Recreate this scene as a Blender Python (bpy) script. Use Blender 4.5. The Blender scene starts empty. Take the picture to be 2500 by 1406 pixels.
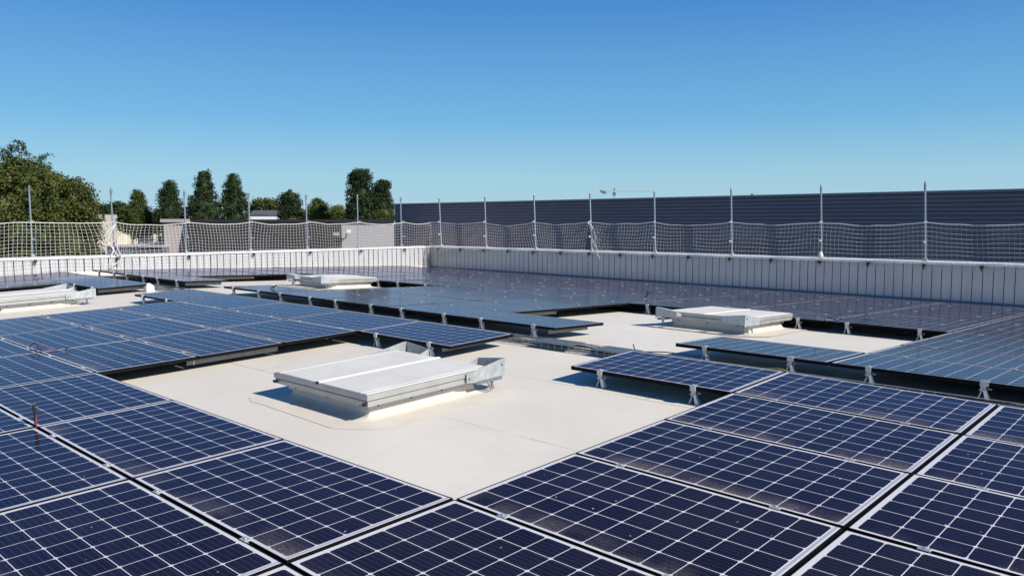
import bpy, math, random
from mathutils import Vector, Matrix, noise
from math import radians as R, sin, cos, pi

# ------------------------------------------------------------------ camera, sky, sun, exposure
scene = bpy.context.scene
Z0 = 8.6                                   # camera height above the street; the roof lies about 1.6 m lower
PITCH = 0.0819
FPX = 1968.0                               # focal length in pixels of the 2500 px wide photograph
cd = bpy.data.cameras.new("camera"); cam = bpy.data.objects.new("camera", cd)
scene.collection.objects.link(cam)
cam.location = (0, 0, Z0); cam.rotation_euler = (pi/2 - PITCH, 0, 0)
cd.sensor_width = 36; cd.lens = 36*FPX/2500; cd.clip_start = 0.05; cd.clip_end = 6000
scene.camera = cam

SUN_AZ, SUN_EL = 125.0, 35.0               # clockwise from +Y (view direction)
world = bpy.data.worlds.new("World"); scene.world = world; world.use_nodes = True
wn = world.node_tree; wn.nodes.clear()
sky = wn.nodes.new("ShaderNodeTexSky"); sky.sky_type = 'NISHITA'; sky.sun_disc = False
sky.sun_elevation = R(SUN_EL); sky.sun_rotation = R(SUN_AZ)
sky.altitude = 50; sky.air_density = 1.0; sky.dust_density = 0.6; sky.ozone_density = 2.2
bg = wn.nodes.new("ShaderNodeBackground"); bg.inputs[1].default_value = 0.115
wo = wn.nodes.new("ShaderNodeOutputWorld")
# the clear deep-blue sky: the Nishita sky graded by height above the horizon
EXPO = 0.30
SKYC = [(-.05,(.40,.60,.72)),(0.0,(.46,.66,.77)),(.056,(.365,.62,.76)),(.122,(.182,.470,.745)),(.25,(.070,.262,.640)),(.40,(.028,.135,.43)),(.7,(.010,.065,.25)),(1.0,(.007,.050,.20))]
tc = wn.nodes.new("ShaderNodeTexCoord"); sx = wn.nodes.new("ShaderNodeSeparateXYZ"); wn.links.new(tc.outputs['Generated'], sx.inputs[0])
mr = wn.nodes.new("ShaderNodeMapRange"); mr.inputs[1].default_value = -.05; mr.inputs[2].default_value = 1.0; wn.links.new(sx.outputs[2], mr.inputs[0])
cr = wn.nodes.new("ShaderNodeValToRGB"); cr.color_ramp.interpolation = 'B_SPLINE' if False else 'LINEAR'
while len(cr.color_ramp.elements) < len(SKYC): cr.color_ramp.elements.new(.5)
for e_, (z_, c_) in zip(cr.color_ramp.elements, SKYC):
    e_.position = (z_+.05)/1.05; e_.color = c_+(1,)
wn.links.new(mr.outputs[0], cr.inputs[0])
def wmix(bt, f, a, b):
    n_ = wn.nodes.new("ShaderNodeMix"); n_.data_type = 'RGBA'; n_.blend_type = bt; n_.inputs[0].default_value = f
    for k_, v_ in ((6, a), (7, b)):
        if isinstance(v_, tuple): n_.inputs[k_].default_value = v_
        else: wn.links.new(v_, n_.inputs[k_])
    return n_.outputs[2]
KS = 1/(0.115*2**EXPO)
graded = wmix('MULTIPLY', 1.0, cr.outputs[0], (KS, KS, KS, 1))
nish = wmix('MULTIPLY', 1.0, sky.outputs[0], (.40, .68, .95, 1))
wn.links.new(wmix('MIX', .84, nish, graded), bg.inputs[0]); wn.links.new(bg.outputs[0], wo.inputs[0])
sd = bpy.data.lights.new("sun", 'SUN'); sun = bpy.data.objects.new("sun", sd); scene.collection.objects.link(sun)
sd.energy = 5.0; sd.angle = R(0.5); sd.color = (1.0, 0.935, 0.835)
sv = Vector((sin(R(SUN_AZ))*cos(R(SUN_EL)), cos(R(SUN_AZ))*cos(R(SUN_EL)), sin(R(SUN_EL))))
sun.rotation_euler = sv.to_track_quat('Z', 'Y').to_euler()
scene.view_settings.view_transform = 'Standard'; scene.view_settings.look = 'None'
scene.view_settings.exposure = EXPO; scene.view_settings.gamma = 1.0
scene.view_settings.use_curve_mapping = False

# ------------------------------------------------------------------ roof coordinates
# s runs up the roof away from the camera (left wall direction), t along the ridge to the right.
ANG = 0.8188
A = Vector((cos(ANG), sin(ANG), 0)); B = Vector((sin(ANG), -cos(ANG), 0))
OX, OY = -0.3029, 4.1546
def st(s, t, z):                           # z is relative to the camera
    return Vector((OX + A.x*s + B.x*t, OY + A.y*s + B.y*t, Z0 + z))
def ROT(sa=0.0, sb=0.0):                   # local x = A (slope sa), y = -B (slope sb), z = up
    x = Vector((A.x, A.y, sa)).normalized()
    y = Vector((-B.x, -B.y, sb)); y = (y - x*y.dot(x)).normalized()
    return Matrix((x, y, x.cross(y))).transposed()
SF, SBK, SL = 0.0318, -0.0287, 0.0064      # slopes: front facet, back facet, along the ridge
H = 0.16                                   # panel top above the roof
RIDGE = 4.3
def zpan_f(s, t): return -1.4546 + SF*s - SL*t - (0.016*t if t > 0 else 0)
def zpan_b(s, t): return -1.3198 + SBK*(s - 4.709) - SL*t
def zroof(s, t): return min(-1.4546 + SF*s, -1.3198 + SBK*(s - 4.709)) - SL*t - H
def bS(b): return b*1.66                   # t of panel joint b, front
def bB(b): return 0.1 + b*1.677            # back

col = scene.collection
# ------------------------------------------------------------------ mesh helpers
class MB:
    def __init__(s): s.v = []; s.f = []; s.m = []; s.mi = 0
    def add(s, vs, fs, T=None):
        o = len(s.v)
        s.v += [tuple(T @ Vector(v)) if T is not None else tuple(v) for v in vs]
        for f in fs: s.f.append(tuple(i+o for i in f)); s.m.append(s.mi)
    def box(s, x0, x1, y0, y1, z0, z1, T=None):
        s.add([(x0,y0,z0),(x1,y0,z0),(x1,y1,z0),(x0,y1,z0),(x0,y0,z1),(x1,y0,z1),(x1,y1,z1),(x0,y1,z1)],
              [(0,3,2,1),(4,5,6,7),(0,1,5,4),(1,2,6,5),(2,3,7,6),(3,0,4,7)], T)
    def cbox(s, x0, x1, y0, y1, z0, z1, c, T=None):        # box with chamfered top edge
        vs=[(x0,y0,z0),(x1,y0,z0),(x1,y1,z0),(x0,y1,z0),(x0,y0,z1-c),(x1,y0,z1-c),(x1,y1,z1-c),(x0,y1,z1-c),
            (x0+c,y0+c,z1),(x1-c,y0+c,z1),(x1-c,y1-c,z1),(x0+c,y1-c,z1)]
        fs=[(0,3,2,1),(0,1,5,4),(1,2,6,5),(2,3,7,6),(3,0,4,7),(4,5,9,8),(5,6,10,9),(6,7,11,10),(7,4,8,11),(8,9,10,11)]
        s.add(vs, fs, T)
    def tube(s, pts, r, n=6, cap=True):
        pts = [Vector(p) for p in pts]; rr = r if isinstance(r, (list, tuple)) else [r]*len(pts)
        o = len(s.v); k = len(pts)
        d0 = (pts[1]-pts[0]).normalized()
        up = Vector((0,0,1)) if abs(d0.z) < .9 else Vector((1,0,0))
        for i, p in enumerate(pts):
            d = (pts[min(i+1,k-1)]-pts[max(i-1,0)])
            if d.length < 1e-9: d = d0
            d.normalize()
            a = d.cross(up)
            if a.length < 1e-4: a = d.cross(Vector((0,1,0)))
            a.normalize(); b2 = d.cross(a)
            for j in range(n):
                q = 2*pi*j/n
                s.v.append(tuple(p + a*(rr[i]*cos(q)) + b2*(rr[i]*sin(q))))
        for i in range(k-1):
            for j in range(n):
                j2 = (j+1) % n
                s.f.append((o+i*n+j, o+i*n+j2, o+(i+1)*n+j2, o+(i+1)*n+j)); s.m.append(s.mi)
        if cap:
            s.f.append(tuple(o+j for j in range(n))); s.m.append(s.mi)
            s.f.append(tuple(o+(k-1)*n+j for j in reversed(range(n)))); s.m.append(s.mi)
    def prism(s, prof, h0, h1, axis='z', T=None):          # closed profile extruded
        n = len(prof); vs = []
        for h in (h0, h1):
            for p in prof:
                vs.append({'z':(p[0],p[1],h),'x':(h,p[0],p[1]),'y':(p[0],h,p[1])}[axis])
        fs = [tuple(range(n))[::-1], tuple(range(n, 2*n))] + [(i,(i+1)%n,n+(i+1)%n,n+i) for i in range(n)]
        s.add(vs, fs, T)
    def build(s, name, mats, parent=None, smooth=False, loc=None, rot=None):
        me = bpy.data.meshes.new(name); me.from_pydata(s.v, [], s.f)
        if not isinstance(mats, (list, tuple)): mats = [mats]
        for m in mats: me.materials.append(m)
        if len(mats) > 1: me.polygons.foreach_set('material_index', s.m)
        if smooth: me.polygons.foreach_set('use_smooth', [True]*len(me.polygons))
        me.update()
        if not smooth: pass
        o = bpy.data.objects.new(name, me); col.objects.link(o)
        if parent: o.parent = parent
        if loc is not None: o.location = loc
        if rot is not None: o.rotation_euler = rot.to_euler()
        return o
def fixn(o):
    import bmesh
    bm = bmesh.new(); bm.from_mesh(o.data); bmesh.ops.recalc_face_normals(bm, faces=bm.faces); bm.to_mesh(o.data); bm.free()
    return o
def tag(o, label=None, cat=None, group=None, kind=None):
    if label: o['label'] = label
    if cat: o['category'] = cat
    if group: o['group'] = group
    if kind: o['kind'] = kind
    return o
def empty(name, loc, rot=None, label=None, cat=None, group=None):
    o = bpy.data.objects.new(name, None); col.objects.link(o); o.location = loc; o.empty_display_size = .1
    if rot is not None: o.rotation_euler = rot.to_euler()
    return tag(o, label, cat, group)
KIDS = {}
def copy_tree(o, loc, rot, label, group=None):
    c = o.copy(); col.objects.link(c); c.location = loc; c.rotation_euler = rot.to_euler(); c['label'] = label
    if group: c['group'] = group
    for ch in o.children:
        d = ch.copy(); col.objects.link(d); d.parent = c
        for g in ch.children:
            e = g.copy(); col.objects.link(e); e.parent = d
    return c
ORD = ['zeroth','first','second','third','fourth','fifth','sixth','seventh','eighth','ninth','tenth','eleventh','twelfth','thirteenth','fourteenth','fifteenth','sixteenth']

# ------------------------------------------------------------------ materials
def newmat(name):
    m = bpy.data.materials.new(name); m.use_nodes = True; nt = m.node_tree; nt.nodes.clear()
    out = nt.nodes.new("ShaderNodeOutputMaterial"); p = nt.nodes.new("ShaderNodeBsdfPrincipled")
    nt.links.new(p.outputs[0], out.inputs[0]); return m, nt, p
class N:
    def __init__(s, nt): s.nt = nt
    def _in(s, sock, v):
        if isinstance(v, (int, float)): sock.default_value = v
        elif isinstance(v, (tuple, list)): sock.default_value = v
        else: s.nt.links.new(v, sock)
    def m(s, op, a, b=0.0, c=0.0):
        n = s.nt.nodes.new("ShaderNodeMath"); n.operation = op
        s._in(n.inputs[0], a); s._in(n.inputs[1], b); s._in(n.inputs[2], c); return n.outputs[0]
    def mix(s, f, a, b):
        n = s.nt.nodes.new("ShaderNodeMix"); n.data_type = 'RGBA'
        s._in(n.inputs[0], f); s._in(n.inputs[6], a if not (isinstance(a, tuple) and len(a)==3) else a+(1,))
        s._in(n.inputs[7], b if not (isinstance(b, tuple) and len(b)==3) else b+(1,)); return n.outputs[2]
    def obj(s): return s.nt.nodes.new("ShaderNodeTexCoord").outputs['Object']
    def pos(s): return s.nt.nodes.new("ShaderNodeNewGeometry").outputs['Position']
    def rnd(s): return s.nt.nodes.new("ShaderNodeObjectInfo").outputs['Random']
    def sep(s, v):
        n = s.nt.nodes.new("ShaderNodeSeparateXYZ"); s._in(n.inputs[0], v); return n.outputs
    def comb(s, x, y, z):
        n = s.nt.nodes.new("ShaderNodeCombineXYZ"); s._in(n.inputs[0], x); s._in(n.inputs[1], y); s._in(n.inputs[2], z); return n.outputs[0]
    def noise(s, v, sc, det=3, rough=.55):
        n = s.nt.nodes.new("ShaderNodeTexNoise"); s._in(n.inputs['Vector'], v)
        n.inputs['Scale'].default_value = sc; n.inputs['Detail'].default_value = det; n.inputs['Roughness'].default_value = rough
        return n.outputs['Fac']
    def ramp(s, f, lo, hi, a=0.0, b=1.0):
        n = s.nt.nodes.new("ShaderNodeMapRange"); s._in(n.inputs[0], f)
        n.inputs[1].default_value = lo; n.inputs[2].default_value = hi; n.inputs[3].default_value = a; n.inputs[4].default_value = b
        n.clamp = True; return n.outputs[0]
    def bump(s, h, st_, d=.01):
        n = s.nt.nodes.new("ShaderNodeBump"); n.inputs['Strength'].default_value = st_; n.inputs['Distance'].default_value = d
        s._in(n.inputs['Height'], h); return n.outputs[0]
def plain(name, c, rough=.6, metal=0.0, var=.12, scale=6.0, bump=0.0, spec=.5):
    m, nt, p = newmat(name); g = N(nt)
    f = g.noise(g.obj(), scale, 4)
    cc = g.mix(g.ramp(f, .3, .7), tuple(x*(1-var) for x in c), tuple(min(1, x*(1+var)) for x in c))
    nt.links.new(cc, p.inputs['Base Color'])
    p.inputs['Roughness'].default_value = rough; p.inputs['Metallic'].default_value = metal
    p.inputs['Specular IOR Level'].default_value = spec
    if bump: nt.links.new(g.bump(f, bump), p.inputs['Normal'])
    return m

def mat_laminate():
    m, nt, p = newmat("pv_glass"); g = N(nt); co = g.obj(); x, y, z = g.sep(co)[:3]; rnd = g.rnd()
    CW = .1567
    u = g.m('DIVIDE', g.m('ADD', x, .47), CW); v = g.m('DIVIDE', g.m('ADD', y, .783), .1573)
    def edge(w):
        f = g.m('FRACT', w); return g.m('MINIMUM', f, g.m('SUBTRACT', 1.0, f)), f
    eu, fu = edge(u); ev, fv = edge(v)
    gap = g.m('MAXIMUM', g.m('LESS_THAN', eu, .0145), g.m('LESS_THAN', ev, .0155))
    dia = g.m('LESS_THAN', g.m('ADD', eu, ev), .092)
    outx = g.m('MAXIMUM', g.m('LESS_THAN', u, 0.005), g.m('GREATER_THAN', u, 5.995))
    outy = g.m('MAXIMUM', g.m('LESS_THAN', v, 0.005), g.m('GREATER_THAN', v, 9.995))
    white = g.m('MAXIMUM', g.m('MAXIMUM', gap, dia), g.m('MAXIMUM', outx, outy))
    bb = g.m('FRACT', g.m('MULTIPLY', fu, 5.0)); bus = g.m('LESS_THAN', g.m('ABSOLUTE', g.m('SUBTRACT', bb, .5)), .03)
    # each cell a slightly different blue
    cellid = g.comb(g.m('FLOOR', u), g.m('FLOOR', v), g.m('MULTIPLY', rnd, 37.0))
    wn_ = nt.nodes.new("ShaderNodeTexWhiteNoise"); nt.links.new(cellid, wn_.inputs[0])
    cb = g.mix(wn_.outputs[0], (.0048, .0042, .0140), (.0080, .0072, .0225))
    cb = g.mix(g.m('MULTIPLY', rnd, .75), cb, (.0085, .0062, .0150))
    cb = g.mix(g.m('MULTIPLY', bus, .16), cb, (.30, .31, .36))
    rib = g.m('MULTIPLY', g.m('LESS_THAN', y, -.789), g.m('GREATER_THAN', y, -.803))
    base = g.mix(white, cb, (.63, .63, .66)); base = g.mix(g.m('MULTIPLY', rib, .75), base, (.30, .30, .37))
    # settled dust along the low edge and scattered specks
    sp = g.noise(co, 260, 2, .7); big = g.noise(g.comb(g.m('MULTIPLY', x, 1.0), y, g.m('MULTIPLY', rnd, 9.0)), 2.2, 2)
    low = g.ramp(x, -.30, -.475, 0.0, 1.0)
    dm = g.m('MULTIPLY', g.m('MULTIPLY', low, g.ramp(big, .40, .62)), g.ramp(sp, .42, .62))
    dm = g.m('MULTIPLY', dm, g.ramp(rnd, .3, .65, .15, .8))
    fine = g.m('MULTIPLY', g.ramp(sp, .64, .74), .26)
    film = g.ramp(big, .3, .8, .003, .022)
    dust = g.m('MINIMUM', g.m('ADD', g.m('ADD', dm, fine), film), .85)
    base = g.mix(dust, base, (.36, .31, .26))
    drop = g.ramp(g.noise(g.comb(x, y, g.m('MULTIPLY', rnd, 21.0)), 30, 1, .4), .797, .812)
    base = g.mix(g.m('MULTIPLY', drop, .8), base, (.60, .58, .53))
    # textured, anti-reflection coated glass: weaker than a bare pane at every angle
    dif = nt.nodes.new("ShaderNodeBsdfDiffuse"); glo = nt.nodes.new("ShaderNodeBsdfAnisotropic" if False else "ShaderNodeBsdfGlossy")
    fr = nt.nodes.new("ShaderNodeFresnel"); fr.inputs[0].default_value = 1.27
    mx = nt.nodes.new("ShaderNodeMixShader"); out = [n for n in nt.nodes if n.bl_idname == 'ShaderNodeOutputMaterial'][0]
    nt.links.new(base, dif.inputs['Color']); glo.inputs['Color'].default_value = (.64, .65, .78, 1)
    nt.links.new(g.ramp(dust, 0, .6, .09, .5), glo.inputs['Roughness'])
    b = g.noise(g.comb(x, y, g.m('MULTIPLY', rnd, 5.0)), 3.0, 2); bn = g.bump(b, .10, .004)
    for n_ in (dif, glo, fr): nt.links.new(bn, n_.inputs['Normal'])
    nt.links.new(fr.outputs[0], mx.inputs[0]); nt.links.new(dif.outputs[0], mx.inputs[1]); nt.links.new(glo.outputs[0], mx.inputs[2])
    nt.links.new(mx.outputs[0], out.inputs[0]); nt.nodes.remove(p)
    return m

def mat_membrane():
    m, nt, p = newmat("roof_membrane_white"); g = N(nt); co = g.obj(); x, y, z = g.sep(co)[:3]
    wob = g.m('MULTIPLY', g.m('SUBTRACT', g.noise(co, .9, 2), .5), .05)
    q = g.m('DIVIDE', g.m('ADD', g.m('ADD', x, .04), wob), 1.48); f = g.m('FRACT', q)
    d = g.m('MULTIPLY', g.m('MINIMUM', f, g.m('SUBTRACT', 1.0, f)), 1.48)
    seam = g.ramp(d, .004, .010, 1.0, 0.0)
    lap = g.m('MULTIPLY', g.m('LESS_THAN', f, .06), 1.0)
    row = g.m('FLOOR', q)
    q2 = g.m('DIVIDE', g.m('ADD', y, g.m('MULTIPLY', row, 3.77)), 8.3); f2 = g.m('FRACT', q2)
    d2 = g.m('MULTIPLY', g.m('MINIMUM', f2, g.m('SUBTRACT', 1.0, f2)), 8.3)
    seam = g.m('MAXIMUM', seam, g.ramp(d2, .004, .010, .8, 0.0))
    seam = g.m('MULTIPLY', seam, g.ramp(g.noise(co, 1.7, 3), .35, .6, .25, 1.0))
    n1 = g.noise(co, .8, 5); n2 = g.noise(co, 9, 4); n3 = g.noise(co, 140, 2)
    c = g.mix(g.ramp(n1, .32, .68), (.66, .622, .545), (.72, .685, .61))
    c = g.mix(g.m('MULTIPLY', g.ramp(n2, .55, .75), .13), c, (.50, .45, .38))
    c = g.mix(g.m('MULTIPLY', g.ramp(n3, .66, .72), .25), c, (.30, .27, .24))
    c = g.mix(g.m('MULTIPLY', lap, .10), c, (.72, .69, .64))
    foot = g.ramp(g.noise(co, 3.2, 6, .7), .60, .72); c = g.mix(g.m('MULTIPLY', foot, .09), c, (.38, .33, .27))
    pud = g.noise(co, .55, 3, .4); ring = g.ramp(g.m('ABSOLUTE', g.m('SUBTRACT', pud, .56)), .0, .012, 1.0, 0.0)
    c = g.mix(g.m('MULTIPLY', ring, .07), c, (.42, .36, .28))
    c = g.mix(g.m('MULTIPLY', seam, .75), c, (.26, .23, .19))
    nt.links.new(c, p.inputs['Base Color']); p.inputs['Roughness'].default_value = .62
    h = g.m('ADD', g.m('MULTIPLY', n2, .5), g.m('MULTIPLY', lap, .6))
    nt.links.new(g.bump(h, .25, .006), p.inputs['Normal'])
    return m

M = {}
M['glass'] = mat_laminate(); M['roof'] = mat_membrane()
M['frame'] = plain("black_anodised_frame", (.005, .005, .0055), .6, 0, .1, 6, 0, .1)
M['back'] = plain("backsheet_dark", (.03, .03, .035), .7)
M['alu'] = plain("mill_aluminium", (.55, .56, .57), .5, .6, .08, 14)
M['galv'] = plain("galvanised_steel", (.43, .46, .475), .5, .5, .16, 22)
M['post'] = plain("post_steel", (.27, .33, .39), .45, .5, .1, 9)
M['railgrey'] = plain("dull_steel_rail", (.22, .21, .21), .6, .2, .15, 12)
M['galvdark'] = plain("galvanised_dark", (.20, .22, .235), .5, .6, .16, 22)
M['lid'] = plain("lid_white_coat", (.64, .63, .585), .7, 0, .07, 3, 0, .25)
M['lidside'] = plain("lid_frame_aluminium", (.42, .42, .41), .4, .45, .08, 8)
M['curb'] = plain("membrane_flashing", (.675, .625, .54), .55, 0, .06, 4, .15)
M['wallw'] = plain("white_parapet_sheet", (.42, .425, .45), .5, 0, .05, 2)
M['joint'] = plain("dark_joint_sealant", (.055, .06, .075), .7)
M['cap'] = plain("coping_white", (.74, .74, .73), .4, 0, .05, 3)
M['black'] = plain("black_plastic", (.012, .012, .014), .5)
M['red'] = plain("red_cable", (.26, .035, .06), .5)
M['ygreen'] = plain("yellow_green_cable", (.36, .34, .05), .5)
M['greyc'] = plain("grey_cable", (.22, .19, .17), .6)
M['cord'] = plain("net_cord", (.58, .575, .565), .85, 0, .12, 3)
M['white'] = plain("white_paint", (.80, .80, .80), .5, 0, .04)

def streaks(m, amt, col_):
    nt = m.node_tree; g = N(nt); p = [n for n in nt.nodes if n.bl_idname == 'ShaderNodeBsdfPrincipled'][0]
    old = p.inputs['Base Color'].links[0].from_socket; x, y, z = g.sep(g.obj())[:3]
    n1 = g.noise(g.comb(g.m('MULTIPLY', x, 9.0), g.m('MULTIPLY', y, 9.0), g.m('MULTIPLY', z, .7)), 1.0, 4, .6)
    nt.links.new(g.mix(g.m('MULTIPLY', g.ramp(n1, .48, .72), amt), old, col_), p.inputs['Base Color'])
streaks(M['wallw'], .35, (.30, .29, .27)); streaks(M['cap'], .25, (.45, .42, .38)); streaks(M['galv'], .25, (.25, .26, .26))
def mat_leaf(name, a, b, c):
    m, nt, p = newmat(name); g = N(nt)
    n = g.noise(g.obj(), .55, 3); n2 = g.noise(g.obj(), 3.5, 2)
    cc = g.mix(g.ramp(n, .35, .65), a, b); cc = g.mix(g.m('MULTIPLY', g.ramp(n2, .5, .7), .55), cc, c)
    nt.links.new(cc, p.inputs['Base Color']); p.inputs['Roughness'].default_value = .6
    p.inputs['Specular IOR Level'].default_value = .25
    return m
M['leafd'] = mat_leaf("leaf_dark", (.016, .034, .012), (.034, .058, .018), (.055, .070, .022))
M['leafm'] = mat_leaf("leaf_mid", (.034, .058, .014), (.085, .105, .022), (.12, .11, .026))
M['leafo'] = mat_leaf("leaf_olive", (.045, .062, .014), (.075, .086, .020), (.105, .088, .022))
M['bark'] = plain("bark", (.09, .07, .05), .9)

# ------------------------------------------------------------------ ground and roof deck
def ground():
    m, nt, p = newmat("ground_mixed"); g = N(nt); co = g.pos()
    n = g.noise(co, .02, 4); n2 = g.noise(co, 1.5, 4)
    c = g.mix(g.ramp(n, .48, .54), (.05, .05, .052), (.045, .06, .02)); c = g.mix(g.m('MULTIPLY', n2, .3), c, (.12, .11, .09))
    nt.links.new(c, p.inputs['Base Color']); p.inputs['Roughness'].default_value = .9
    b = MB(); b.add([(-2500,-1500,0),(2500,-1500,0),(2500,3500,0),(-2500,3500,0)], [(0,1,2,3)])
    tag(b.build('ground', m), kind='structure')
ground()

def roof():
    # two gently pitched facets meeting in a ridge, built in a frame whose x = A and y = -B
    b = MB(); s0, s1, t0, t1 = -14.0, 17.25, -19.9, 16.0
    def P(s, t, dz=0): return (s, -t, zroof(s, t)+dz)
    vs = []
    for s in (s0, RIDGE, s1):
        for t in (t0, t1): vs.append(P(s, t))
    b.add(vs, [(0,1,3,2)[::-1], (2,3,5,4)[::-1]])
    lo = [(s0,-t0,-Z0+.01),(s0,-t1,-Z0+.01),(s1,-t0,-Z0+.01),(s1,-t1,-Z0+.01)]
    b.mi = 1
    b.add([P(s0,t0),P(s0,t1),lo[0],lo[1]], [(0,1,3,2)])
    b.add([P(s1,t0),P(s1,t1),lo[2],lo[3]], [(0,2,3,1)])
    b.add([P(s0,t0),P(RIDGE,t0),P(s1,t0),lo[0],lo[2]], [(0,3,4,2,1)])
    b.add([P(s0,t1),P(RIDGE,t1),P(s1,t1),lo[1],lo[3]], [(0,1,2,4,3)])
    o = b.build('roof_deck', [M['roof'], M['galvdark']], loc=(OX, OY, Z0), rot=ROT())
    tag(fixn(o), kind='structure')
roof()

# ------------------------------------------------------------------ solar panels
PX, PY, PT = .496, .8235, .035              # half sizes, thickness; root at panel centre, z=0 at the top of the frame
def make_panel():
    root = empty('solar_panel', (0,0,0), None, '', 'solar panel', 'solar panels laid across the white roof')
    b = MB(); w = .007
    for (x0,x1,y0,y1) in ((-PX,PX,-PY,-PY+w),(-PX,PX,PY-w,PY),(-PX,-PX+w,-PY+w,PY-w),(PX-w,PX,-PY+w,PY-w)):
        b.box(x0,x1,y0,y1,-PT,0)
    b.box(-PX+.0075,-PX+.030,-PY+.0075,PY-.0075,-PT+.0005,-PT+.003); b.box(PX-.030,PX-.0075,-PY+.0075,PY-.0075,-PT+.0005,-PT+.003)
    b.build('frame', M['frame'], root)
    b = MB(); e = .0072
    b.box(-PX+e,PX-e,-PY+e,PY-e,-.007,-.0018); b.m[-6] = 1      # bottom face: dark backsheet
    b.build('laminate', [M['glass'], M['back']], root)
    for y in (-PY*2*.29, PY*2*.29):
        c = MB(); c.cbox(-PX-.022,-PX+.010,y-.028,y+.028,.0012,.007,.002); c.box(-PX-.011,-PX-.004,y-.006,y+.006,.0072,.012)
        c.box(-PX-.0115,-PX-.0025,y-.020,y+.020,-PT,.001)
        c.build('clamp', M['alu'], root)
    return root
panel0 = make_panel(); first = [True]
rngp = random.Random(4)
def place_panel(side, a, b):
    if side == 'f':
        s = (a+.5)*1.0057; t = bS(b)+.83; z = zpan_f(s, t); sa = SF; sb = SL + (0.016 if b >= 0 else 0)
        row = 4-a
        look = 'deep navy' if a < 1 else ('dark blue' if b > -4 else 'sky-blue reflecting')
        if b in (-3,-1) and a == 3: look += ' overhanging'
        label = f"{look} solar panel, {ORD[row]} row before the ridge tray, {ORD[b+12]} column from left parapet"
    else:
        s = 4.709+(a+.5)*.9993; t = bB(b)+.8385; z = zpan_b(s, t); sa = SBK; sb = SL
        look = 'blue-grey' if a < 3 else 'brownish grey reflecting'
        label = f"{look} solar panel, {ORD[a+1]} row beyond the ridge tray, {ORD[b+12]} column from left parapet"
    z += rngp.uniform(-.0015, .0015)
    loc = st(s, t, z); rot = ROT(sa + rngp.uniform(-.0025,.0025), sb + rngp.uniform(-.0025,.0025))
    if first[0]:
        first[0] = False; panel0.location = loc; panel0.rotation_euler = rot.to_euler(); panel0['label'] = label
    else: copy_tree(panel0, loc, rot, label)
def hole_f(a, b): return (a in (0,1,2) and b in (-3,-2,-1,-9,-8,-7)) or (a == 3 and b in (-2,-8))
def hole_b(a, b): return (a in (1,2,3) and b in (-3,-2,-1,-9,-8,-7)) or (a == 0 and b in (-2,-8))
for a in range(-3, 4):
    for b in range(-11, 4):
        if hole_f(a, b): continue
        if a == -3 and not (-6 <= b <= 0): continue
        if a == -2 and b > 0: continue
        place_panel('f', a, b)
for a in range(0, 10):
    for b in range(-11, 4):
        if hole_b(a, b): continue
        place_panel('b', a, b)

# ------------------------------------------------------------------ panel stands
def make_stand():
    root = empty('panel_stand', (0,0,0), None, '', 'stand', 'metal stands carrying the panel edges')
    b = MB(); b.cbox(-.04,.04,-.055,.055,.001,.006,.002); b.build('base_plate', M['galv'], root)
    for sg, w in ((-1,.017),(1,.007)):
        c = MB(); y0, y1 = sg*.036, sg*.011
        c.add([(-.022,y0-w,.006),(.022,y0-w,.006),(.022,y0+w,.006),(-.022,y0+w,.006),
               (-.014,y1-w*.7,.082),(.014,y1-w*.7,.082),(.014,y1+w*.7,.082),(-.014,y1+w*.7,.082)],
              [(0,3,2,1),(4,5,6,7),(0,1,5,4),(1,2,6,5),(2,3,7,6),(3,0,4,7)])
        c.build('leg', M['white'] if sg < 0 else M['galv'], root)
    c = MB(); c.box(-.022,.022,-.030,.030,.0825,.092); c.cbox(-.016,.016,-.022,.022,.0925,.121,.004)
    c.tube([(-.004,-.034,.104),(-.004,-.062,.100)], .0055, 6)
    c.build('head', M['alu'], root)
    c = MB(); c.box(-.030,-.016,-.024,.024,.121,.164); c.box(-.030,.012,-.024,.024,.1645,.169); c.box(-.024,-.012,-.006,.006,.1692,.176)
    c.build('clamp', M['alu'], root)
    return root
stand0 = make_stand(); sfirst = [True]
def place_stand(s, t, rot, label):
    global stand0
    loc = st(s, t, zroof(s, t))
    if sfirst[0]:
        sfirst[0] = False; stand0.location = loc; stand0.rotation_euler = rot.to_euler(); stand0['label'] = label
    else: copy_tree(stand0, loc, rot, label)
n = 0
for b in range(-11, 4):
    if b in (-2,-8): continue
    for fr, wd in ((.22,'left'),(.78,'right')):
        n += 1
        place_stand(4.713+.016, bB(b)+fr*1.66, ROT(SBK, SL),
            f"metal stand under {wd} end of the ridge-side panel, {ORD[b+12]} column from left parapet")
for b, wh in ((-9,'far left clearing'),(-7,'far left clearing, beside the blue field'),(-3,'nearest clearing, behind the skylight'),(-1,'nearest clearing, right of the skylight')):
    for fr, wd in ((.21,'left'),(.79,'right')):
        place_stand(3.021+.016, bS(b)+fr*1.66, ROT(SF, SL), f"A-shaped metal stand, {wd} one at the {wh}")
for b, wh in ((-9,'left'),(-8,'middle'),(-7,'right')):
    for fr, wd in ((.21,'left'),(.79,'right')):
        place_stand(4.709+3.997+.016, bB(b)+fr*1.66, ROT(SBK, SL), f"{wd} metal stand of {wh} panel on far edge of the distant skylight clearing")
for b, wh in ((-3,'left'),(-2,'middle'),(-1,'right')):
    for fr, wd in ((.21,'left'),(.79,'right')):
        place_stand(4.709+3.997+.016, bB(b)+fr*1.66, ROT(SBK, SL), f"{wd} metal stand of {wh} panel on far edge of right skylight clearing")

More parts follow.
